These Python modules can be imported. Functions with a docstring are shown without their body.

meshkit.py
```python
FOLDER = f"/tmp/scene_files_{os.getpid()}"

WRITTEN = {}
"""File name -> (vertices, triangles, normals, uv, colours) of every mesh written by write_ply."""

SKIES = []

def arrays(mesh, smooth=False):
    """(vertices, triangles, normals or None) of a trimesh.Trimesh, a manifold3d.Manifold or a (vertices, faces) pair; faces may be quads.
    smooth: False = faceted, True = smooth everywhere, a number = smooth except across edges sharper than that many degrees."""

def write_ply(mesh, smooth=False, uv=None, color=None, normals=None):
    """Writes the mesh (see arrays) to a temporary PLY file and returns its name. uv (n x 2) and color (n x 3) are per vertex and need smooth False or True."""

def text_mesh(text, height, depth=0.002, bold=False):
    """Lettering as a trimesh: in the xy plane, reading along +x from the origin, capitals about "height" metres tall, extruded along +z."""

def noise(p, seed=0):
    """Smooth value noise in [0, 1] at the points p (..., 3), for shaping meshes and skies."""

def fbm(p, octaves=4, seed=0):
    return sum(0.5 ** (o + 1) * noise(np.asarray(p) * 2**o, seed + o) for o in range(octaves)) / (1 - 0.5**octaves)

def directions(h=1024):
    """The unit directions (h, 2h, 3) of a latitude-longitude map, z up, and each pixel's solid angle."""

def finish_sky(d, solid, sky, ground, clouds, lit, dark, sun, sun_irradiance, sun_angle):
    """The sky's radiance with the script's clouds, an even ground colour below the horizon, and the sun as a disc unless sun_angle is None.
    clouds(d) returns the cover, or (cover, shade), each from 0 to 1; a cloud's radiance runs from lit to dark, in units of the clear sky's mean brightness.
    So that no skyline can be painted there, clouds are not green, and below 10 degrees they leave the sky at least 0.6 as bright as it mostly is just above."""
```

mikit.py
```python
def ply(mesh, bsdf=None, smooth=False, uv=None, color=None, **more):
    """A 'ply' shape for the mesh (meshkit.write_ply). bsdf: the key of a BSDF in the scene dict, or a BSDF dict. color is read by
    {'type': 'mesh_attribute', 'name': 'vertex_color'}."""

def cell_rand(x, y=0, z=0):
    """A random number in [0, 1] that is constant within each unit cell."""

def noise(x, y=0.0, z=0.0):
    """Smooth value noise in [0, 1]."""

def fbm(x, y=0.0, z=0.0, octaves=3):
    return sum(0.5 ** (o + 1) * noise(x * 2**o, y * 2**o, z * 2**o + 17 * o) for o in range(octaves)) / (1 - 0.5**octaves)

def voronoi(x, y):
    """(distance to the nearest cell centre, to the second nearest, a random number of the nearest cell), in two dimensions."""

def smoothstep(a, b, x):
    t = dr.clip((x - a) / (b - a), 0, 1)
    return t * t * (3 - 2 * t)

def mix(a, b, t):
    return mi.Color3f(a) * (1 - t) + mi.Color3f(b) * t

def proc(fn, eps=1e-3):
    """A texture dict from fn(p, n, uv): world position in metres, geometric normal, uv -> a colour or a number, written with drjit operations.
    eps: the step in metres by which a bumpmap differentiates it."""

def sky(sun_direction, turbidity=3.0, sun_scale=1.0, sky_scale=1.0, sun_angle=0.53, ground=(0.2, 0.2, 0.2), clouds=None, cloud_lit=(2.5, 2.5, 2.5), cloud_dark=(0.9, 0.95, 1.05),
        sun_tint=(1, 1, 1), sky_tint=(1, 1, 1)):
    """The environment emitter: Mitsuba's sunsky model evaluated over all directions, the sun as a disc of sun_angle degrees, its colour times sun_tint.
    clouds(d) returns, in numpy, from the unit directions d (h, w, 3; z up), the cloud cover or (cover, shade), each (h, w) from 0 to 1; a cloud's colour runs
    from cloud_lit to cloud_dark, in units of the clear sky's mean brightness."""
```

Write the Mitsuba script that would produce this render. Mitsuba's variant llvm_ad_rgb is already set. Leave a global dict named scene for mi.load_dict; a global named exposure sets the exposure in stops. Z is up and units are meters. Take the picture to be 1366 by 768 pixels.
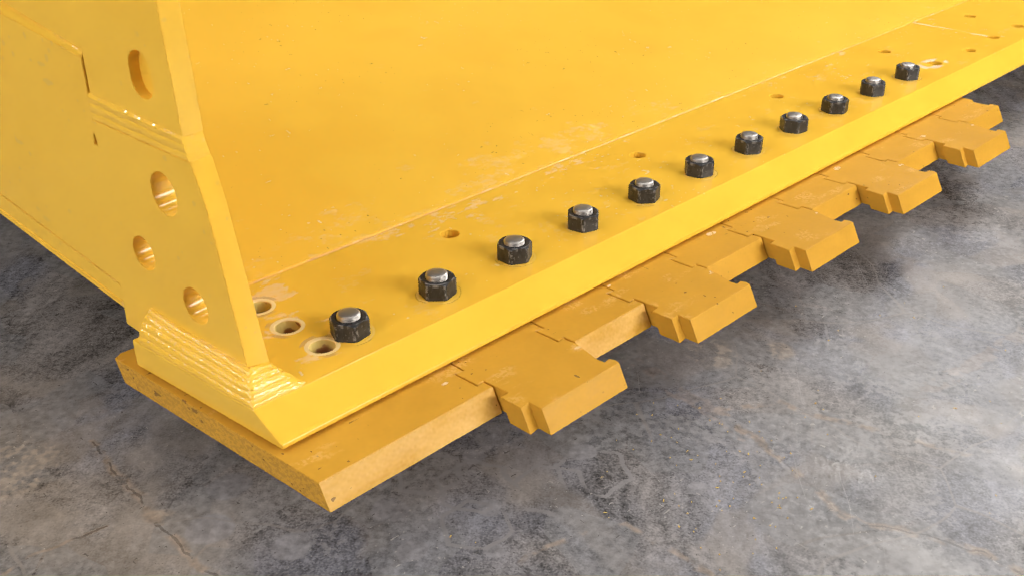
import math
import numpy as np
import trimesh
import drjit as dr
import mitsuba as mi
import mikit
import manifold3d as m3
from manifold3d import Manifold, CrossSection
from shapely.geometry import Polygon, Point, LineString
from shapely import affinity

mi_T = mi.ScalarTransform4f
S = 0.18                      # one bolt spacing in metres; everything below is laid out in bolt spacings
scene, labels = {}, {}

# ------------------------------------------------------------------ camera
CAM = np.array([-4.39232776, -6.55558946, 4.67835326])
FWD = np.array([0.61139648, 0.62779128, -0.48173898])
UP = np.array([0.34423652, 0.33715447, 0.876258])
scene['camera'] = {
    'type': 'perspective', 'fov': math.degrees(2 * math.atan(683 / 1390.9)), 'fov_axis': 'x',
    'near_clip': 0.02, 'far_clip': 60.0,
    'to_world': mi_T().look_at(origin=(CAM * S).tolist(), target=((CAM + FWD * 5) * S).tolist(), up=UP.tolist()),
}
exposure = 0.0

# ------------------------------------------------------------------ lamps (unseen: softboxes set by shadows and sheen; ceiling rows and side panel added as fill)
FLOOR_Z = -1.15 * S


def lamp(key, pos, target, w, h, rgb, label, cat='lamp'):
    scene[key] = {'type': 'rectangle',
                  'to_world': mi_T().look_at(origin=list(pos), target=list(target), up=[0.02, 1, 0.1]).scale([w / 2, h / 2, 1]),
                  'emitter': {'type': 'area', 'radiance': {'type': 'rgb', 'value': list(rgb)}},
                  'bsdf': {'type': 'diffuse', 'reflectance': {'type': 'rgb', 'value': [0.7, 0.7, 0.7]}}}
    labels[key] = {'label': label, 'category': cat}


AIM = np.array([0.75, 0.0, 0.0])


def from_angle(az, el, d):
    a, e = math.radians(az), math.radians(el)
    return AIM + d * np.array([math.cos(a) * math.cos(e), math.sin(a) * math.cos(e), math.sin(e)])


WARM = np.array([1.0, 0.97, 0.93])
lamp('softbox_lamp', (2.4, -1.4, 4.4), (0.7, -0.1, 0), 0.42, 0.42, WARM * 52.0, 'square softbox lamp high at the front right, out of view')
lamp('softbox_lamp_001', (1.7, -3.95, 1.6), (1.2, 0, 0.1), 3.2, 0.9, WARM * 23.5, 'wide softbox lamp low in front of the bucket, out of view')
lamp('softbox_lamp_002', from_angle(186, 20, 4.2), AIM, 1.8, 1.6, WARM * 7.6, 'added fill panel lighting the side of the end plate, out of view')  # fill panel added to brighten the end plate's outer face
lamp('softbox_lamp_003', (3.55, 0.2, 2.2), (0.5, -0.72, -0.2), 1.3, 1.0, WARM * 12.0, 'softbox lamp at the far right end of the bucket, out of view')
n_lamps = 0
for i, (y, rad) in enumerate(((-6.2, 48.0), (-1.2, 26.0), (1.2, 64.0), (3.8, 92.0))):
    for j, x in enumerate((-3.2, -0.4, 2.4, 5.2) if i < 3 else (-6.0, -3.2)):
        k = 'ceiling_fill_lamp' + ('' if n_lamps == 0 else '_%03d' % n_lamps)
        n_lamps += 1
        lamp(k, (x, y, 4.2), (x, y, 0), 2.2, (0.05, 0.05, 0.05, 0.15)[i], WARM * rad,  # tube rows added for broad ambient light from above
             'long ceiling tube lamp overhead, added for ambient light, out of view, %s of the %s row' % (('first', 'second', 'third', 'fourth')[j], ('front', 'second', 'third', 'rear')[i]))
        labels[k]['group'] = 'added rows of long ceiling lamps'

# ------------------------------------------------------------------ procedural materials
noise, fbm, sm, mix, vor = mikit.noise, mikit.fbm, mikit.smoothstep, mikit.mix, mikit.voronoi
YELLOW = (0.77, 0.457, 0.047)
YELLOW_DEEP = (0.755, 0.437, 0.043)
OCHRE = (0.55, 0.285, 0.033)
PALE = (0.80, 0.56, 0.30)


def loc(p):
    return p.x / S, p.y / S, p.z / S


def yellow_colour(p, n, uv):
    x, y, z = loc(p)
    c = mix(YELLOW, YELLOW_DEEP, sm(0.35, 0.75, fbm(x * 1.3, y * 1.3, z * 1.3 + 4, 4)))
    sp = sm(0.80, 0.86, noise(x * 14 + 3, y * 14, z * 14)) * sm(0.5, 0.6, noise(x * 2.2, y * 2.2, z * 2.2 + 9))
    return mix(c, (0.66, 0.42, 0.10), 0.5 * sp)


def yellow_bump(p, n, uv):
    x, y, z = loc(p)
    return fbm(x * 5, y * 5, z * 5, 3) * 0.0003 + noise(x * 38, y * 38, z * 38) * 0.00003


def rings(x, y, centres, r0, r1, soft=0.02):
    m = mi.Float(0)
    for cx, cy in centres:
        d = dr.sqrt(dr.square(x - cx) + dr.square(y - cy))
        m = dr.maximum(m, sm(r0 - soft, r0, d) * (1 - sm(r1, r1 + soft, d)))
    return m


CORNER_HOLES = [(-0.309, 0.931), (-0.321, 0.452), (-0.296, -0.033)]
RIM_HOLES = [(10.952, -0.006), (13.904, -0.023)]
ROW_HOLES = [(1.906, 0.821), (4.944, 0.825), (7.986, 0.845), (11.003, 0.84), (13.99, 0.83), (11.96, -0.08), (12.952, -0.029)]


def plate_colour(p, n, uv):
    x, y, z = loc(p)
    c = mix(YELLOW, YELLOW_DEEP, sm(0.35, 0.75, fbm(x * 1.3, y * 1.3, 4, 4)))
    top = sm(-0.02, -0.004, z)
    # rubbed, pale primer showing in ragged patches: along the seam, round the holes, a few elsewhere
    rag = fbm(x * 4.2 + 7, y * 6.5, 1, 5)
    fine = fbm(x * 22, y * 30, 5, 3)
    seam = sm(0.55, 1.3, y) * (1 - 0.45 * sm(3.0, 8.0, x))
    near = rings(x, y, CORNER_HOLES, 0.0, 0.22, 0.35)
    like = 0.34 * seam + 0.30 * near
    scuff = sm(0.80, 0.92, rag * 0.75 + fine * 0.25 + like * 0.70)
    blot = sm(0.64, 0.72, rag * 0.75 + fine * 0.25) * 0.45
    top = top * sm(-1.02, -0.98, x)
    c = mix(c, PALE, top * dr.minimum(0.85 * scuff + 0.5 * blot, 0.9) * (0.25 + 0.6 * fine))
    # washers' marks round the nuts: a thin broken dark line and a lifted pale paint edge
    fx = x - dr.round(x)
    on = sm(-0.5, -0.4, x) * (1 - sm(10.4, 10.5, x)) * (1 - sm(0.4, 0.5, dr.abs(y)))
    jit = (fbm(x * 4.1, y * 4.1, 2, 3) - 0.5) * 0.06
    d = dr.sqrt(dr.square(fx + jit - 0.004) + dr.square(y + jit * 0.6 + 0.042))
    brk = sm(0.50, 0.62, noise(x * 5.5 + 1, y * 5.5, 3))
    line = sm(0.198, 0.204, d) * (1 - sm(0.208, 0.214, d)) * brk
    edge = sm(0.172, 0.18, d) * (1 - sm(0.197, 0.203, d)) * sm(0.35, 0.6, noise(x * 7, y * 7, 8))
    c = mix(c, (0.26, 0.13, 0.03), 0.45 * top * on * line)
    c = mix(c, (0.82, 0.55, 0.16), 0.55 * top * on * edge)
    # pale seats round the ground-out holes
    c = mix(c, (0.80, 0.62, 0.30), 0.85 * top * rings(x, y, CORNER_HOLES, 0.112, 0.15, 0.008))
    c = mix(c, (0.42, 0.27, 0.15), 0.5 * top * rings(x, y, CORNER_HOLES, 0.16, 0.19, 0.012) * sm(0.42, 0.6, noise(x * 6, y * 6, 6)))
    c = mix(c, (0.8, 0.62, 0.42), 0.85 * top * sm(0.35, 0.6, noise(x * 5, y * 9, 3)) * rings((x - 10.9) * 0.55 + 10.952, y, RIM_HOLES, 0.0, 0.15, 0.05))
    # a ground weld across the plate, far right
    w = 1 - sm(0.012, 0.05, dr.abs(x - 12.93 + 0.03 * (noise(y * 6, 1, 1) - 0.5)))
    c = mix(c, (0.84, 0.66, 0.40), 0.8 * top * w * sm(0.25, 0.5, noise(x * 9, y * 5, 4)) * sm(-0.1, 0.05, y))
    # bores: rust and old paint
    bore = (1 - top) * sm(-0.55, -0.5, x) * (1 - sm(-0.1, -0.05, x)) * sm(-0.3, -0.2, y)
    c = mix(c, mix((0.66, 0.50, 0.16), (0.34, 0.16, 0.07), sm(0.55, 0.68, fbm(x * 9, y * 9, z * 9, 3))), bore)
    # pin-head chips
    chip = sm(0.92, 0.94, noise(x * 21 + 5, y * 21, 7))
    return mix(c, (0.82, 0.64, 0.36), 0.6 * top * chip * sm(0.55, 0.65, noise(x * 1.9, y * 1.9, 12)))


def sheet_colour(p, n, uv):
    x, y, z = loc(p)
    c = mix((0.765, 0.457, 0.048), (0.75, 0.437, 0.045), sm(0.35, 0.7, fbm(x * 0.9, y * 0.9, 2, 4)))
    rag = fbm(x * 3.2 + 2, y * 4.5, 3, 5)
    fine = fbm(x * 18, y * 24, 5, 3)
    seam = (1 - sm(1.5, 2.5, y)) * (1 - 0.5 * sm(4, 9, x))
    scuff = sm(0.72, 0.92, rag * 0.7 + fine * 0.3 + 0.24 * seam)
    c = mix(c, PALE, 0.45 * scuff * (0.2 + 0.6 * fine))
    sp = sm(0.955, 0.965, noise(x * 17, y * 17, 5)) * sm(0.55, 0.6, noise(x * 1.6, y * 1.6, 2))
    c = mix(c, (0.82, 0.66, 0.40), 0.6 * sp)
    sp2 = sm(0.965, 0.97, noise(x * 24, y * 24, 15)) * sm(0.55, 0.65, noise(x * 1.3 + 4, y * 1.3, 2))
    return mix(c, (0.22, 0.12, 0.04), 0.6 * sp2)


def weld_colour(p, n, uv):
    x, y, z = loc(p)
    return mix((0.77, 0.457, 0.047), (0.755, 0.437, 0.044), noise(x * 8, y * 8, z * 8))


def weld_bump(p, n, uv):
    x, y, z = loc(p)
    return noise(x * 22, y * 22, z * 22) * 0.0009 + noise(x * 50, y * 50, z * 50) * 0.00025


def seam_colour(p, n, uv):
    x, y, z = loc(p)
    c = mix((0.79, 0.45, 0.045), (0.62, 0.37, 0.12), 0.8 * sm(0.35, 0.7, fbm(x * 5, y * 14, 2, 4)) * (1 - 0.75 * sm(1.0, 3.5, x)))
    return mix(c, (0.80, 0.56, 0.30), 0.5 * sm(0.62, 0.74, fbm(x * 7, y * 20, 9, 3)))


NICKS = [(k + 0.56, -1.28, 0.055) for k in (1, 3, 5, 7, 9)] + [(2.62, -0.73, 0.03), (4.3, -0.74, 0.07), (6.9, -0.76, 0.06), (8.7, -1.0, 0.05), (0.35, -0.86, 0.03)]


def ochre_colour(p, n, uv):
    x, y, z = loc(p)
    g = noise(x * 42, y * 42, z * 42)
    c = mix(OCHRE, (0.515, 0.264, 0.030), sm(0.3, 0.7, fbm(x * 2.1, y * 2.1, z * 2.1, 4)))
    c = c * (0.975 + 0.05 * g)
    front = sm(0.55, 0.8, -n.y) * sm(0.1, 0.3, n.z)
    # peach sheen of reflected light painted on the front faces of the corner segment and of the next recessed piece
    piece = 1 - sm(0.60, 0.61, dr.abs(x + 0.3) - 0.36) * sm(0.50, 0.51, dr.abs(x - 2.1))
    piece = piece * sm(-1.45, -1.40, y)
    peach_sheen = 0.10 + 0.3 * sm(0.35, 0.6, fbm(x * 2.1 + 1, y * 3, z * 6, 4)) + 0.3 * (g - 0.5)
    c = mix(c, (0.70, 0.43, 0.14), front * piece * peach_sheen)
    # the corner segment's left end: brown grain, dark speckles and pits
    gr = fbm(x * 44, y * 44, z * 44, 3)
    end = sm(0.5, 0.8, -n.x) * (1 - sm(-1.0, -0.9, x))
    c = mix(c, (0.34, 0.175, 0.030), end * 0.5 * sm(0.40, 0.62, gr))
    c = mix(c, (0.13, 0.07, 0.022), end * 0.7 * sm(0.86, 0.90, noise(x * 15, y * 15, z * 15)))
    # small chips and nicks
    pit = sm(0.90, 0.93, noise(x * 23 + 2, y * 23, z * 23)) * sm(0.5, 0.65, noise(x * 2.6, y * 2.6, z * 2.6 + 5))
    c = mix(c, (0.16, 0.085, 0.03), 0.75 * pit)
    top = sm(0.8, 0.9, n.z)
    w = 0.07 * (fbm(x * 9, y * 9, 3, 3) - 0.5)
    chip = mi.Float(0)
    for cx, cy, cr in NICKS:
        chip = dr.maximum(chip, 1 - sm(cr * 0.7, cr * 0.8, dr.sqrt(dr.square((x - cx) * 0.8) + dr.square((y - cy) * 1.5)) + w))
    c = mix(c, (0.84, 0.66, 0.42), 0.6 * chip * top * sm(0.3, 0.5, gr))
    rub = sm(0.60, 0.75, fbm(x * 2.4 + 5, y * 5.5, 3, 5)) * sm(0.35, 0.6, gr)
    c = mix(c, (0.72, 0.43, 0.14), 0.4 * rub * top)
    return c


def ochre_bump(p, n, uv):
    x, y, z = loc(p)
    return fbm(x * 36, y * 36, z * 36, 3) * 0.00028 + fbm(x * 4, y * 4, z * 4, 2) * 0.0006


def black_colour(p, n, uv):
    x, y, z = loc(p)
    fx = x - dr.round(x)
    r = dr.sqrt(dr.square(fx) + dr.square(y + 0.03))
    g = fbm(x * 30, y * 30, z * 12, 3)
    c = mix((0.009, 0.009, 0.010), (0.020, 0.020, 0.022), sm(0.3, 0.7, g))
    wear = sm(0.1722, 0.1738, r) * sm(0.45, 0.70, fbm(x * 60, y * 60, z * 30, 3))
    rub = sm(0.78, 0.86, noise(x * 60, y * 60, z * 40)) * 0.12
    rim = sm(0.134, 0.142, z) * sm(0.148, 0.153, r) * (1 - sm(0.160, 0.165, r)) * sm(0.4, 0.6, noise(x * 30, y * 30, 2)) * 0.5
    return mix(c, (0.34, 0.33, 0.32), dr.minimum(0.32 * wear + rub + 0.7 * rim, 0.9))


CRACKS = [  # the floor's visible cracks, traced on the floor in bolt spacings: (points, half width of the crumbled edge, darkness of the core)
    ([(-1.78, 1.74), (-1.85, 1.13), (-1.81, 0.67), (-1.86, 0.14), (-1.86, -0.19), (-1.84, -0.64), (-1.7, -1.6)], 0.045, 0.9),
    ([(2.66, -2.08), (2.47, -2.75), (2.3, -3.45), (2.16, -3.88)], 0.05, 0.35),
    ([(2.16, -3.88), (2.47, -4.31), (2.58, -4.69), (2.54, -5.03), (2.6, -6)], 0.05, 0.8),
    ([(2.69, -2.06), (3.2, -2.43), (3.35, -2.99), (3.53, -3.5), (3.76, -4.1)], 0.04, 0.2),
    ([(-0.07, -2.23), (0.41, -2.26), (0.79, -2.46), (0.82, -2.86), (0.83, -3.32)], 0.03, 0.0),
    ([(-3.6, 0.5), (-3.04, 0.57), (-2.68, 0.6), (-2.15, 0.5)], 0.02, 1.0),
]
BEIGE_AND_GLOW = [(-2.35, 2.1, 0.65), (3.3, -1.35, 0.28), (3.85, -1.9, 0.2), (-1.75, 0.45, 0.14)]  # first patch paints the warm glow on the left floor; the rest beige patches
SCRAPES = [([(2.8, -0.7), (2.72, -1.45), (2.66, -2.08)], 0.10), ([(2.77, -0.92), (2.56, -1.93), (2.42, -2.54)], 0.03), ([(4.44, -3.38), (6.19, -3.54)], 0.10)]
STAINS = [(0.55, -0.95, 0.12), (-0.15, -1.95, 0.1), (0.2, -1.55, 0.12), (1.3, -1.6, 0.12), (-0.61, -1.48, 0.13), (-0.42, -0.98, 0.17), (-1.61, -0.11, 0.2), (1.62, -2.63, 0.1), (-1.2, 0.25, 0.2), (-1.25, -0.75, 0.18)]
HEXES = [(0.30, -1.25, 0.30), (0.72, -1.75, 0.30), (-0.02, -1.62, 0.27), (1.15, -1.85, 0.3), (0.12, -0.85, 0.26)]


def seg_dist(x, y, pts):
    d = mi.Float(99)
    for (ax, ay), (bx, by) in zip(pts, pts[1:]):
        vx, vy = bx - ax, by - ay
        t = dr.clip(((x - ax) * vx + (y - ay) * vy) / (vx * vx + vy * vy), 0, 1)
        d = dr.minimum(d, dr.sqrt(dr.square(x - ax - t * vx) + dr.square(y - ay - t * vy)))
    return d


def floor_colour(p, n, uv):
    x, y, z = loc(p)
    w1, w2 = fbm(x * 0.6, y * 0.6, 3, 3) - 0.5, fbm(x * 0.6 + 9, y * 0.6, 7, 3) - 0.5
    wx, wy = x + 0.9 * w1, y + 0.9 * w2
    big = fbm(wx * 0.55 + 3, wy * 0.55, 1, 4)
    mid = fbm(wx * 2.1, wy * 2.1, 5, 5)
    a, b = wx * 0.87 + wy * 0.5, wx * -0.5 + wy * 0.87
    strk = fbm(a * 1.1, b * 7.0, 8, 4)                          # trowel strokes
    strk2 = fbm((wx - wy) * 3.4, (wx + wy) * 0.8, 18, 4)
    fin = fbm(x * 20, y * 20, 2, 4)
    grit = noise(x * 70, y * 70, 3)
    v = 0.138 + 0.13 * (big - 0.5) + 0.09 * (mid - 0.5) + 0.12 * (strk - 0.5) + 0.10 * (strk2 - 0.5) + 0.13 * (fin - 0.5) + 0.09 * (grit - 0.5)
    v = dr.maximum(v, 0.03)
    c = mix((1.045, 0.96, 0.945), (0.95, 0.95, 1.09), sm(0.35, 0.65, fbm(wx * 0.9 + 5, wy * 0.9, 9, 3))) * v
    warm = sm(0.52, 0.68, fbm(wx * 1.5 + 30, wy * 1.5, 4, 4))
    c = mix(c, mi.Color3f(0.215, 0.19, 0.172) * (0.5 + 1.0 * mid), 0.5 * warm)
    # pale cement patches with ragged edges
    pal = sm(0.57, 0.64, fbm(wx * 1.1 + 12, wy * 1.1 + 3, 2, 5) * 0.8 + 0.2 * fin)
    c = mix(c, mi.Color3f(0.21, 0.20, 0.20) * (0.6 + 0.8 * fin), 0.45 * pal)
    drk = sm(0.60, 0.72, fbm(wx * 1.6 + 50, wy * 1.6, 6, 5) * 0.8 + 0.2 * strk)
    c = mix(c, mi.Color3f(0.06, 0.058, 0.06) * (0.7 + 0.6 * fin), 0.2 * drk)
    # thin plates of cement film with straight edges
    f1, f2, rr = vor(wx * 1.5 + 4, wy * 1.5)
    c = mix(c, mi.Color3f(0.165, 0.163, 0.17) * (0.5 + 1.0 * fin), 0.5 * sm(0.55, 0.57, rr) * sm(0.02, 0.05, f2 - f1))
    # pale round stains and the outlines left by nuts
    jx, jy = x + 0.10 * (fbm(x * 4, y * 4, 1, 4) - 0.5), y + 0.10 * (fbm(x * 4, y * 4, 5, 4) - 0.5)
    st = mi.Float(0)
    for cx, cy, cr in STAINS:
        st = dr.maximum(st, 1 - sm(cr * 0.8, cr, dr.sqrt(dr.square(jx - cx) + dr.square(jy - cy))))
    c = mix(c, mi.Color3f(0.20, 0.193, 0.205) * (0.6 + 0.8 * fin), 0.75 * st)
    hx = mi.Float(0)
    for cx, cy, cr in HEXES:
        dx, dy = dr.abs(jx - cx), dr.abs(jy - cy)
        h = dr.abs(dr.maximum(dx * 0.866 + dy * 0.5, dy) - cr)
        hx = dr.maximum(hx, 1 - sm(0.012, 0.028, h))
    c = mix(c, mi.Color3f(0.20, 0.19, 0.195), 0.75 * hx * sm(0.40, 0.50, noise(x * 2.6 + 3, y * 2.6, 2)))
    bg = mi.Float(0)  # beige patches, and the warm floor glow painted in
    for cx, cy, cr in BEIGE_AND_GLOW:
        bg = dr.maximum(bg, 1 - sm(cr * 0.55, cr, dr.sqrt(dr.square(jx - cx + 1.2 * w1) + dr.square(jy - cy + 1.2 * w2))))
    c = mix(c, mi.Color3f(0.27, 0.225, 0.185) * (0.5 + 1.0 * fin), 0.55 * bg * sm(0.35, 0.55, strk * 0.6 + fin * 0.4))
    # cracks with crumbled, warm pale edges and a dark core; scrapes
    kx, ky = x + 0.20 * (fbm(x * 2.5, y * 2.5, 1, 5) - 0.5), y + 0.20 * (fbm(x * 2.5 + 7, y * 2.5, 6, 5) - 0.5)
    for pts, hw, dk in CRACKS:
        d = seg_dist(kx, ky, pts)
        ed = (1 - sm(hw * 0.3, hw * 1.4, d)) * sm(0.36, 0.60, fbm(x * 7, y * 7, 4, 4))
        c = mix(c, mi.Color3f(0.22, 0.178, 0.148) * (0.5 + 1.0 * fin), 0.9 * ed)
        core = (1 - sm(0.006, 0.014, d)) * sm(0.42, 0.55, noise(x * 5, y * 5, 6))
        c = mix(c, (0.045, 0.038, 0.035), 0.6 * dk * core)
    for pts, hw in SCRAPES:
        d = seg_dist(kx, ky, pts)
        c = mix(c, mi.Color3f(0.195, 0.168, 0.158) * (0.5 + 1.0 * fin), 0.6 * (1 - sm(hw * 0.7, hw * 1.1, d)) * sm(0.38, 0.55, fbm(x * 9, y * 9, 14, 3)))
    h1, h2, _ = vor(wx * 0.45 + 3.3, wy * 0.45)
    c = mix(c, (0.21, 0.19, 0.18), 0.5 * (1 - sm(0.003, 0.014, h2 - h1)) * sm(0.38, 0.5, noise(x * 0.9, y * 0.9, 6)))
    # scratches and specks
    u, w = x * 0.8 + y * 0.6, x * -0.6 + y * 0.8 + 0.25 * w1
    scr = sm(0.93, 0.96, noise(u * 0.8, w * 30, 1)) * sm(0.5, 0.65, noise(u * 0.9, w * 1.2, 4))
    c = mix(c, (0.27, 0.26, 0.26), 0.35 * scr)
    speck = sm(0.93, 0.95, noise(x * 30, y * 30, 8))
    c = mix(c, (0.32, 0.30, 0.28), 0.6 * speck * sm(0.4, 0.6, noise(x * 1.4, y * 1.4, 9)))
    dot = sm(0.955, 0.97, noise(x * 26 + 9, y * 26, 28))
    return mix(c, (0.04, 0.037, 0.035), 0.6 * dot)


def floor_bump(p, n, uv):
    x, y, z = loc(p)
    return fbm(x * 3, y * 3, 2, 3) * 0.0009 + fbm(x * 25, y * 25, 2, 3) * 0.0005


def floor_rough(p, n, uv):
    x, y, z = loc(p)
    return 0.26 + 0.26 * fbm(x * 1.8, y * 1.8, 11, 4)


def pbr(colour, bump=None, rough=0.4, spec=0.5, eps=1e-3, **more):
    b = {'type': 'principled', 'base_color': mikit.proc(colour) if callable(colour) else {'type': 'rgb', 'value': list(colour)},
         'roughness': mikit.proc(rough) if callable(rough) else rough, 'specular': spec, **more}
    if bump is not None:
        b = {'type': 'bumpmap', 'arbitrary': mikit.proc(bump, eps), 'bsdf': b, 'scale': 1.0}
    return {'type': 'twosided', 'bsdf': b}


scene['mat_yellow'] = pbr(yellow_colour, yellow_bump, 0.18, 0.40)
scene['mat_plate'] = pbr(plate_colour, yellow_bump, 0.14, 0.30)
scene['mat_sheet'] = pbr(sheet_colour, yellow_bump, 0.28, 0.30)
scene['mat_weld'] = pbr(weld_colour, weld_bump, 0.09, 0.6, clearcoat=1.0, clearcoat_gloss=0.95)
scene['mat_seam'] = pbr(seam_colour, weld_bump, 0.45)
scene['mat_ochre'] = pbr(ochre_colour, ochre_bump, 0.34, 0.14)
scene['mat_black'] = pbr(black_colour, None, 0.42, 0.55)
scene['mat_steel'] = pbr((0.52, 0.49, 0.46), None, 0.40, metallic=1.0)
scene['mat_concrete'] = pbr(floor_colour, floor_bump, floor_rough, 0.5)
scene['mat_flake'] = pbr((0.52, 0.33, 0.09), None, 0.6)


# ------------------------------------------------------------------ mesh helpers
def arr(m):
    if hasattr(m, 'to_mesh'):
        t = m.to_mesh()
        return np.array(t.vert_properties[:, :3], float), np.array(t.tri_verts)
    return np.array(m.vertices, float), np.array(m.faces)


def put(key, m, mat, smooth=30):
    v, f = arr(m)
    scene[key] = mikit.ply(trimesh.Trimesh(v * S, f, process=False), mat, smooth)


def hull_round(pts, r, seg=12):
    s = Manifold.sphere(r, seg)
    return Manifold.batch_hull([s.translate(list(map(float, q))) for q in pts])


def grid_solid(top, base):
    """Closed solid between two (a, b, 3) vertex grids."""
    a, b = top.shape[:2]
    V = np.vstack([top.reshape(-1, 3), base.reshape(-1, 3)])
    I = np.arange(a * b).reshape(a, b)
    q = np.stack([I[:-1, :-1], I[1:, :-1], I[1:, 1:], I[:-1, 1:]], -1).reshape(-1, 4)
    F = [q, (q + a * b)[:, ::-1]]
    for e in (I[:, 0], I[-1, :], I[::-1, -1], I[0, ::-1]):
        F.append(np.stack([e[1:], e[:-1], e[:-1] + a * b, e[1:] + a * b], -1))
    F = np.vstack(F)
    m = trimesh.Trimesh(V, np.vstack([F[:, [0, 1, 2]], F[:, [0, 2, 3]]]), process=False)
    if m.volume < 0:
        m.invert()
    return m


import meshkit
mnoise, mfbm = meshkit.noise, meshkit.fbm


def polys(g):
    return [p for p in getattr(g, 'geoms', [g]) if not p.is_empty]


def section(g):
    L = []
    for p in polys(g):
        L.append(np.array(p.exterior.coords)[:-1])
        L += [np.array(r.coords)[:-1] for r in p.interiors]
    return CrossSection(L, m3.FillRule.EvenOdd)


def rounded_extrude(poly, z0, z1, r=0.012, steps=3):
    """Plan polygon extruded z0..z1 with its upper and lower rims rounded by stacked insets."""
    out = section(poly).extrude(z1 - z0 - 2 * r).translate([0, 0, z0 + r])
    L = [out]
    for k in range(steps):
        a0, a1 = math.pi / 2 * k / steps, math.pi / 2 * (k + 1) / steps
        inset = r * (1 - math.cos((a0 + a1) / 2))
        h0, h1 = r * math.sin(a0), r * math.sin(a1)
        g = section(poly.buffer(-inset, join_style=2))
        if k:
            L.append(g.extrude(h1 - h0).translate([0, 0, z1 - r + h0]))
            L.append(g.extrude(h1 - h0).translate([0, 0, z0 + r - h1]))
        else:
            L.append(g.extrude(h1).translate([0, 0, z1 - r]))
            L.append(g.extrude(h1).translate([0, 0, z0 + r - h1]))
    return Manifold.batch_boolean(L, m3.OpType.Add)


# ------------------------------------------------------------------ the bucket
SK = -0.0986                                       # the bucket's end is a few degrees out of square


def end_x(y):
    return -1.223 + SK * (y + 0.42)


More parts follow.
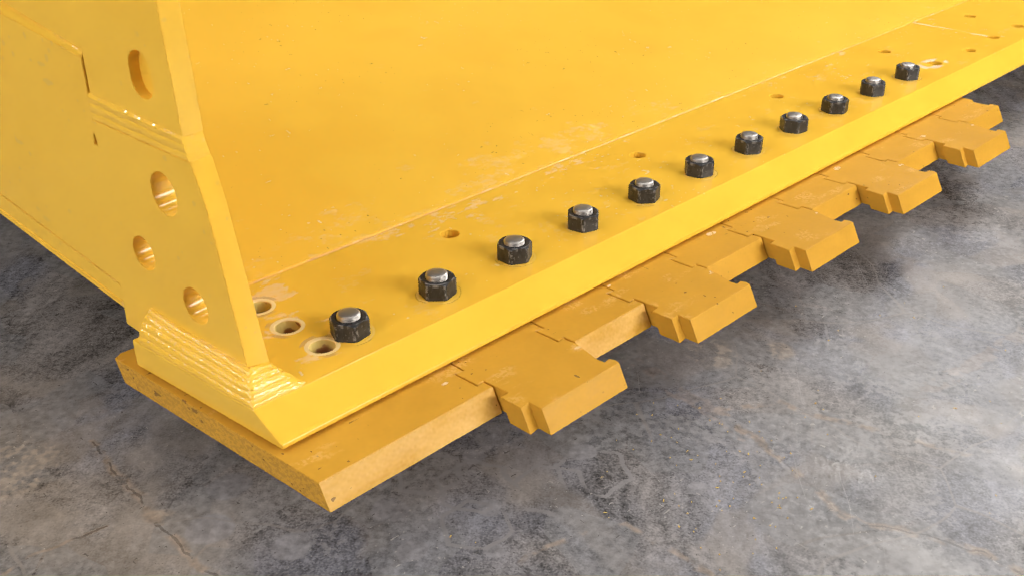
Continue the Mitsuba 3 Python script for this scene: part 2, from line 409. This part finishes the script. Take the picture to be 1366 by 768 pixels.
XR = 19.0
Tp = 0.267                                         # thickness of the base plate
r = 0.014
prof = [(1.33, -r), (-0.418 - 0.0, -r), (-0.680, -Tp + 0.034), (-0.680, -Tp + r), (1.33, -Tp + r)]
pts = []
for y, z in prof:
    pts.append((end_x(y) + 0.012 + (0.03 if z < -0.05 and y < 0 else 0), y, z))
    pts.append((XR, y, z))
base = hull_round(pts, r, 16)
for (cx, cy), rad in [(c, 0.113) for c in CORNER_HOLES] + [(c, 0.11) for c in RIM_HOLES] + [(c, 0.098) for c in ROW_HOLES]:
    cyl = Manifold.cylinder(0.6, rad, rad, 40).translate([cx, cy, -0.45])
    cone = Manifold.cylinder(0.04, rad - 0.012, rad + 0.016, 40).translate([cx, cy, -0.025])
    base = base - cyl - cone
base = base - Manifold.cube([0.4, 0.5, 1.0], True).translate([-1.42, 1.22 + 0.25, -0.2]).rotate([0, 0, 0])
put('bucket__base_plate', base, 'mat_plate', 12)

# side plates: laid out in (u, z) on the wall's outer plane, u runs back along the wall, w goes into the bucket
P0 = np.array([-1.068, -0.174, 0.0])
nW = np.array([1.0, -SK, 0.0]) / math.hypot(1, SK)
uW = np.array([SK, 1.0, 0.0]) / math.hypot(1, SK)


def wall(u, z, w):
    u, z, w = np.broadcast_arrays(np.asarray(u, float), np.asarray(z, float), np.asarray(w, float))
    return P0 + u[..., None] * uW + w[..., None] * nW + z[..., None] * np.array([0, 0, 1.0])


def wall_plate(poly, w0, w1, rr=0.012, fn=None, fine=0.0):
    m = rounded_extrude(poly, w0, w1, rr)
    if fine:
        m = m.refine_to_length(fine)
    v, f = arr(m)
    u, z, w = v[:, 0].copy(), v[:, 1], v[:, 2]
    if fn is not None:
        u = u + fn(u, z, w)
    t = trimesh.Trimesh(wall(u, z, w), f, process=False)
    if np.linalg.det(np.stack([uW, [0, 0, 1.0], nW])) < 0:
        t.invert()
    return t


def circle(u, z, rad, up=0.0):
    return LineString([(u, z - up), (u, z + up + 1e-6)]).buffer(rad, 24)


TH = 0.205
low = Polygon([(-0.01, -0.01), (0.024, 0.208), (0.233, 1.50), (0.345, 1.835), (1.642, 1.88), (1.622, 2.392),
               (2.814, 2.553), (7.5, 3.16), (7.5, 1.26), (3.764, 0.66), (1.794, 0.344), (1.798, 0.161),
               (1.816, -0.069), (1.47, -0.105), (1.47, -0.01)])
low = low.difference(Polygon([(1.672, 1.755), (1.68, 1.75), (1.70, 1.66), (1.655, 1.655)]))
low = low.difference(circle(0.621, 0.539, 0.161)).difference(circle(1.268, 0.806, 0.152)).difference(circle(0.789, 1.467, 0.163, 0.02))
skewed = lambda u, z, w: np.clip(w / TH, 0, 1) * 0.07 * np.clip((z - 0.15) / 0.9, 0, 1) * np.clip(1 - u / 0.55, 0, 1)
put('bucket__side_plate', wall_plate(low, 0.0, TH, 0.012, skewed), 'mat_yellow', 25)

upp = Polygon([(0.397, 2.02), (1.607, 2.098), (1.596, 2.452), (2.764, 2.653), (7.5, 3.43), (7.5, 5.5), (0.60, 5.5), (0.437, 3.0), (0.414, 2.536)])
upp = upp.difference(circle(0.812, 2.403, 0.138, 0.045))
put('bucket__slotted_plate', wall_plate(upp, 0.003, 0.185, 0.012), 'mat_yellow', 25)

# strip of the bucket's underside that shows below the wall, behind a narrow joint
strip = Polygon([(1.802, 0.165), (7.5, 1.03), (7.5, 1.245), (3.764, 0.645), (1.800, 0.330)])
put('bucket__bottom_strip', wall_plate(strip, 0.006, 0.16, 0.006), 'mat_yellow', 25)
put('bucket__joint_backing', wall_plate(Polygon([(1.5, 0.2), (7.4, 1.1), (7.4, 1.4), (1.5, 0.5)]), 0.035, 0.15, 0.004), 'mat_yellow', 25)
put('bucket__joint_backing_001', wall_plate(Polygon([(0.5, 1.7), (1.75, 1.75), (1.75, 2.3), (7.4, 3.1), (7.4, 3.7), (0.7, 2.6)]), 0.09, 0.17, 0.004), 'mat_yellow', 25)

# sloping weld along the step in the wall
uu = np.linspace(1.615, 7.4, 240)
tt = np.linspace(0, 1, 12)
U, Tt = np.meshgrid(uu, tt, indexing='ij')
zl = 2.392 + (U - 1.622) * 0.1345
zu = 2.447 + (U - 1.596) * 0.172
Z = zl + (zu + 0.02 - zl) * Tt
nz = mfbm(np.stack([U * 5, Tt * 1.5, 0 * U], -1), 3, 3) - 0.5
W = 0.004 + 0.085 * Tt - 0.02 * np.sin(np.pi * Tt) + 0.022 * nz * np.sin(np.pi * Tt)
put('bucket__weld_bead', grid_solid(wall(U, Z, W), wall(U, zl - 0.02, W * 0 + 0.12)), 'mat_weld', 40)

# three-pass weld between the two plates; it laps round the front edge
path = [(u, 0.0) for u in np.linspace(1.63, 0.40, 150)] + [(None, w) for w in np.linspace(0.0, 0.2, 26)[1:]]
tt = np.linspace(0, 1, 40)
G = np.zeros((len(path), len(tt), 3))
B = np.zeros_like(G)
for i, (u, w) in enumerate(path):
    k = i / len(path)
    for j, t in enumerate(tt):
        lobe = abs(math.sin(math.pi * (t * 3.0 + 0.06 * math.sin(k * 19 + t * 4)))) ** 0.4
        env = min(1, t / 0.10, (1 - t) / 0.10)
        g = mnoise(np.array([k * 30, t * 5, 0.5]), 5) - 0.5
        b = env * (0.002 + 0.015 * lobe + 0.006 * g) - 0.008 * (1 - env)
        if u is not None:
            s = (1.63 - u) / 1.23
            zz = (1.872 - 0.040 * s) + ((2.104 - 0.075 * s) - (1.872 - 0.040 * s)) * t
            c = max(0.0, 1 - (u - 0.40) / 0.03)
            uf = 0.345 + 0.055 * t
            u2 = u + (uf - 0.40) * max(0, 1 - (u - 0.40) / 0.5)
            G[i, j] = wall(u2 - b * c * 0.6, zz, -b)
            B[i, j] = wall(u2 + 0.06 * c, zz, 0.07)
        else:
            zz = 1.832 + (2.029 - 1.832) * t
            b *= 0.15
            uf = 0.345 + 0.055 * t + 0.03 * (w / 0.2)
            wr = min(w, 0.2 - 0.012 * t)
            G[i, j] = wall(uf - b * 1.1, zz, wr - (b * 0.6 if w < 0.01 else 0))
            B[i, j] = wall(uf + 0.08, zz, min(max(wr, 0.07), 0.16))
put('bucket__weld_bead_001', grid_solid(G, B), 'mat_weld', 40)

# heavy five-pass fillet round the foot of the side plate
H = 0.205
sec = np.linspace(0, 1, 61)
yb = np.linspace(1.19, -0.19, 170)
inner, outer, heel = [], [], []
for y in yb:
    u = (y + 0.174)
    inner.append(wall(u, H + 0.012 * math.sin(y * 5) + 0.06 * max(0, y) ** 1.5, 0.0)); outer.append(np.array([end_x(y) + 0.004, y - 0.02, -0.004])); heel.append(wall(u, -0.03, 0.02))
cin, cout, chl = inner[-1], np.array([end_x(-0.42) + 0.006, -0.414, -0.004]), wall(0.06, -0.03, 0.05)
m = 18
a_, b_, h_ = inner[-1], outer[-1], heel[-1]
for k in range(1, m + 1):
    s = k / m
    inner.append(a_ * (1 - s) + wall(0.01, H - 0.005, 0.02) * s); outer.append(b_ * (1 - s) + cout * s); heel.append(h_ * (1 - s) + chl * s)
a_ = inner[-1]
L = 0.36
for s in np.linspace(0, 1, 90)[1:]:
    x = a_[0] + L * s
    inner.append(np.array([x, a_[1] + 0.022 * min(1, s * 3), a_[2] * (1 - 0.5 * s)])); outer.append(np.array([cout[0] + (L + 0.17) * s, -0.415, -0.004])); heel.append(np.array([x, -0.12, -0.03]))
inner, outer, heel = map(np.array, (inner, outer, heel))
NP = len(inner)
kk = np.arange(NP) / NP
arcl = np.r_[0, np.cumsum(np.linalg.norm(np.diff((inner + outer) / 2, axis=0), axis=1))]
K, Sx = np.meshgrid(arcl, sec, indexing='ij')
D = outer - inner
mid_n = np.zeros_like(D)
tang = np.gradient((inner + outer) / 2, axis=0)
mid_n = np.cross(D, tang)
mid_n /= np.linalg.norm(mid_n, axis=1, keepdims=True)
mid_n *= np.sign(mid_n[:, 2:3] + 1e-9)
wob = 0.07 * np.sin(K * 3.1 + 1) + 0.05 * np.sin(K * 7.3)
ph = Sx * 5 + wob
lobes = np.abs(np.sin(np.pi * ph)) ** 0.6
rip = mfbm(np.stack([K * 26, Sx * 5, 0 * K], -1), 3, 9) - 0.5
ripl = np.sin(K * 110 + 3 * np.sin(Sx * 18) + 8 * np.abs(np.sin(np.pi * ph)))
env = np.minimum(1, np.minimum(Sx / 0.05, (1 - Sx) / 0.04))
bul = env * (0.028 * np.sin(np.pi * Sx) + 0.013 * lobes + 0.006 * rip + 0.0012 * ripl)
G = inner[:, None] + D[:, None] * Sx[..., None] + mid_n[:, None] * bul[..., None]
# beads run out one after the other on the plate's front, and round off at the back
endf = arcl[-1] - 0.80
stop = arcl[-1] - 0.235 + 0.12 * Sx + 0.014 * np.sin(np.pi * ph * 2) + 0.03 * (mnoise(np.stack([Sx * 7, 0 * K, 0 * K], -1), 4) - 0.5)
fade = np.clip((K - stop) / 0.15, 0, 1)
fade = 1 - fade * fade * (3 - 2 * fade)
start = np.clip(K / 0.05, 0, 1)
start = np.sqrt(1 - (1 - start) ** 2)
flat = np.where(G[..., 2] > -0.012, -0.012, G[..., 2])
G[..., 2] = flat + (G[..., 2] - flat) * fade
G = heel[:, None] + (G - heel[:, None]) * (0.55 + 0.45 * start[..., None])
Bs = np.repeat(heel[:, None], len(sec), 1) + 0.15 * (G - heel[:, None]) * np.array([1, 1, 0.0])
Bs[..., 2] = np.minimum(Bs[..., 2], -0.03)
put('bucket__weld_bead_002', grid_solid(G, Bs), 'mat_weld', 40)

# inside of the bucket: sheet rising gently to the rear, then curling up; weld along its front edge
ys = list(np.linspace(1.405, 6.2, 40))
zs = [-0.006 + 0.15 * (y - 1.405) for y in ys]
a0 = math.atan(0.15)
R = 6.5
for a in np.linspace(a0, math.radians(75), 30)[1:]:
    ys.append(6.2 + R * (math.sin(a) - math.sin(a0))); zs.append(-0.006 + 0.15 * (6.2 - 1.405) + R * (math.cos(a0) - math.cos(a)))
ys, zs = np.array(ys), np.array(zs)
xs = np.linspace(0, 1, 60)
Xg = np.zeros((len(ys), len(xs)))
for i, y in enumerate(ys):
    xl = -1.0 + SK * (y + 0.2) + 0.02
    Xg[i] = xl + (XR - xl) * xs
Yg = np.repeat(ys[:, None], len(xs), 1)
Zg = np.repeat(zs[:, None], len(xs), 1) + 0.012 * (mfbm(np.stack([Xg * 0.5, Yg * 0.5, 0 * Xg], -1), 2, 4) - 0.5)
top = np.stack([Xg, Yg, Zg], -1)
put('bucket__floor_sheet', grid_solid(top, top - np.array([0, 0, 0.05])), 'mat_sheet', 40)

xx = np.linspace(-1.1, XR, 900)
tt = np.linspace(0, 1, 14)
X, Tt = np.meshgrid(xx, tt, indexing='ij')
g = mfbm(np.stack([X * 6, Tt * 2, 0 * X], -1), 3, 6) - 0.5
Y = 1.350 + 0.062 * Tt + 0.012 * (mnoise(np.stack([X * 2.2, 0 * X, 0 * X], -1), 8) - 0.5) * (1 - Tt)
Z = -0.034 + 0.026 * Tt ** 3 + 0.014 * g * np.sin(np.pi * Tt)
top = np.stack([X, Y, Z], -1)
put('bucket__seam_weld', grid_solid(top, np.stack([X, Y * 0 + 1.38 + 0.01 * Tt, Z * 0 - 0.06], -1)), 'mat_seam', 40)

# ------------------------------------------------------------------ cutting edge: eleven bolted wear segments with interlocking ends
ZT, ZB = -0.2975, -0.512
SHEAR = 0.53                                      # their rims are cut on the slant: lower is further forward


def left_edge(x0, yf, back):
    e = [(x0 - 0.005, back), (x0 - 0.004, -0.825), (x0 - 0.092, -0.815), (x0 - 0.075, -1.075), (x0 + 0.006, -1.060)]
    if yf < -1.4:
        e += [(x0 + 0.030, -1.340), (x0 - 0.062, -1.340), (x0 - 0.054, -1.572), (x0 + 0.052, -1.560), (x0 + 0.058, yf)]
    else:
        e += [(x0 + 0.018, yf)]
    return e


def right_edge(x1, yf, back):
    g = 0.010
    e = [(x1 - 0.012 - g, back), (x1 - 0.006 - g, -0.822), (x1 - 0.094 - g, -0.803), (x1 - 0.080 - g, -1.087), (x1 - 0.002 - g, -1.073)]
    if yf < -1.4:
        e += [(x1 + 0.006, -1.22), (x1 - 0.06, -1.52), (x1 - 0.048, -1.605), (x1 + 0.022, -1.592), (x1 + 0.045, yf + 0.05), (x1 + 0.035, yf)]
    else:
        e += [(x1 + 0.008 - g, yf)]
    return e


def segment(key, poly, seed):
    poly = poly.buffer(-0.004).buffer(0.008, 4).buffer(-0.004, 4)
    m = rounded_extrude(poly, ZB, ZT, 0.010, 3).refine_to_length(0.07)
    v, f = arr(m)
    t = trimesh.Trimesh(v, f, process=False)
    nrm = np.array(t.vertex_normals)
    d = mfbm(v * 9 + seed * 3.1, 3, seed) - 0.5
    v = v + nrm * (d * 0.006)[:, None]
    v[:, 1] -= SHEAR * (ZT - v[:, 2])
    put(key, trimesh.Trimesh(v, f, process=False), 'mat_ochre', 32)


def num(base, k):
    return base if k == 0 else '%s_%03d' % (base, k)


BACK = 1.50
for k in range(11):
    key = num('bucket__cutting_edge_segment', k)
    if k == 0:
        corner = [(-1.400, 1.45), (-1.185, -1.186)]
        poly = Polygon([(-1.38, 1.58)] + [(-1.455, 1.53)] + corner[1:] + right_edge(0.6, -1.186, 1.56)[::-1])
    else:
        x0 = k - 0.4
        yf = -1.700 if k % 2 else -1.192
        poly = Polygon(left_edge(x0, yf, BACK) + right_edge(x0 + 1, yf, BACK)[::-1])
    segment(key, poly, k + 1)
WORDS = ['first', 'second', 'third', 'fourth', 'fifth', 'sixth', 'seventh', 'eighth', 'ninth', 'tenth', 'eleventh']
labels['bucket__cutting_edge_segment'] = {'label': 'long ochre corner segment of the cutting edge below the side plate'}
for k in range(1, 11):
    kind = 'protruding ochre tooth of the cutting edge' if k % 2 else 'short recessed ochre piece of the cutting edge'
    labels[num('bucket__cutting_edge_segment', k)] = {'label': '%s, %s after the corner segment' % (kind, WORDS[k - 1])}

# ------------------------------------------------------------------ nuts and studs
RHO, HN = 0.178, 0.165


def make_nut(theta):
    pr = []
    for a in range(6):
        for da in (-3.5, 3.5):
            pr.append((RHO * 0.985 * math.cos(math.radians(60 * a + da)), RHO * 0.985 * math.sin(math.radians(60 * a + da))))
    hexa = CrossSection([np.array(pr)]).extrude(HN)
    lathe = CrossSection([np.array([(0, 0), (RHO * 0.965, 0), (RHO * 1.0, 0.010), (RHO * 1.01, 0.016), (RHO * 1.01, HN - 0.022), (RHO * 0.88, HN), (0, HN)])]).revolve(72)
    bore = Manifold.cylinder(0.020, 0.104, 0.119, 40).translate([0, 0, HN - 0.012])
    return ((hexa ^ lathe) - bore).rotate([0, 0, theta])


def make_stud():
    rt = 0.106
    p = [(0, -0.5), (rt, -0.5)]
    for z in (0.112, 0.129, 0.146, 0.161):
        p += [(rt - 0.010, z - 0.004), (rt - 0.002, z + 0.004), (rt - 0.002, z + 0.007), (rt - 0.010, z + 0.013)]
    p += [(rt - 0.003, 0.181), (rt - 0.010, 0.189), (rt - 0.024, 0.195), (0.04, 0.197), (0, 0.1975)]
    return CrossSection([np.array(p)]).revolve(56)


stud = make_stud()
THETA = [17, 5, 45, 30, 48, 22, 37, 8, 45, 25, 25]
for k in range(11):
    az = math.degrees(math.atan2(CAM[1], CAM[0] - k))
    key = num('bucket__hex_nut', k)
    put(key, make_nut(az + 90 - THETA[k]).translate([k, -0.035, 0.0015]), 'mat_black', 20)
    put(key + '__stud', stud.rotate([0, 0, 31 * k]).translate([k, -0.03, 0.013 + 0.006 * math.sin(k * 2.3)]), 'mat_steel', 40)
    labels[key] = {'label': 'black hexagon nut with steel stud end, %s from the side plate' % WORDS[k]}

labels['bucket'] = {'label': 'wide yellow steel bucket with a bolted ochre toothed cutting edge above the concrete floor', 'category': 'bucket'}
labels['bucket__base_plate'] = {'label': 'thick yellow bevelled lip plate carrying the row of nuts'}
labels['bucket__side_plate'] = {'label': 'yellow end plate with three round holes'}
labels['bucket__slotted_plate'] = {'label': 'yellow upper wall plate with one slotted hole'}
labels['bucket__floor_sheet'] = {'label': 'scuffed orange yellow sheet inside the bucket behind the seam'}
labels['bucket__weld_bead_002'] = {'label': 'heavy glossy weld round the foot of the side plate'}

# ------------------------------------------------------------------ floor and the paint flakes on it
fl = trimesh.Trimesh([[-30, -30, FLOOR_Z], [30, -30, FLOOR_Z], [30, 30, FLOOR_Z], [-30, 30, FLOOR_Z]], [[0, 1, 2], [0, 2, 3]], process=False)
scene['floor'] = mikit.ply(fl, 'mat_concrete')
labels['floor'] = {'label': 'mottled grey concrete floor with hairline cracks and pale scrapes', 'category': 'floor', 'kind': 'structure'}

rng = np.random.default_rng(7)
V, F = [], []
for k in range(130):
    if k < 75:
        x, y = rng.normal(2.0, 0.55), rng.normal(-2.7, 0.5)
    else:
        x, y = -1.5 + 8 * rng.random(), -1.3 - 3.4 * rng.random()
    a = rng.random() * 6.28
    l, w, h = 0.006 + 0.016 * rng.random() ** 3, 0.004 + 0.004 * rng.random(), 0.002 + 0.004 * rng.random()
    b = trimesh.creation.icosphere(subdivisions=0)
    q = b.vertices * [l, w, h]
    c, s_ = math.cos(a), math.sin(a)
    q = q @ np.array([[c, s_, 0], [-s_, c, 0], [0, 0, 1]]) + [x, y, FLOOR_Z / S + h * 0.6]
    F.append(b.faces + sum(map(len, V)))
    V.append(q)
put('paint_flakes', trimesh.Trimesh(np.vstack(V), np.vstack(F), process=False), 'mat_flake', False)
labels['paint_flakes'] = {'label': 'tiny yellow paint crumbs scattered over the grey concrete floor', 'category': 'paint flakes', 'kind': 'stuff'}
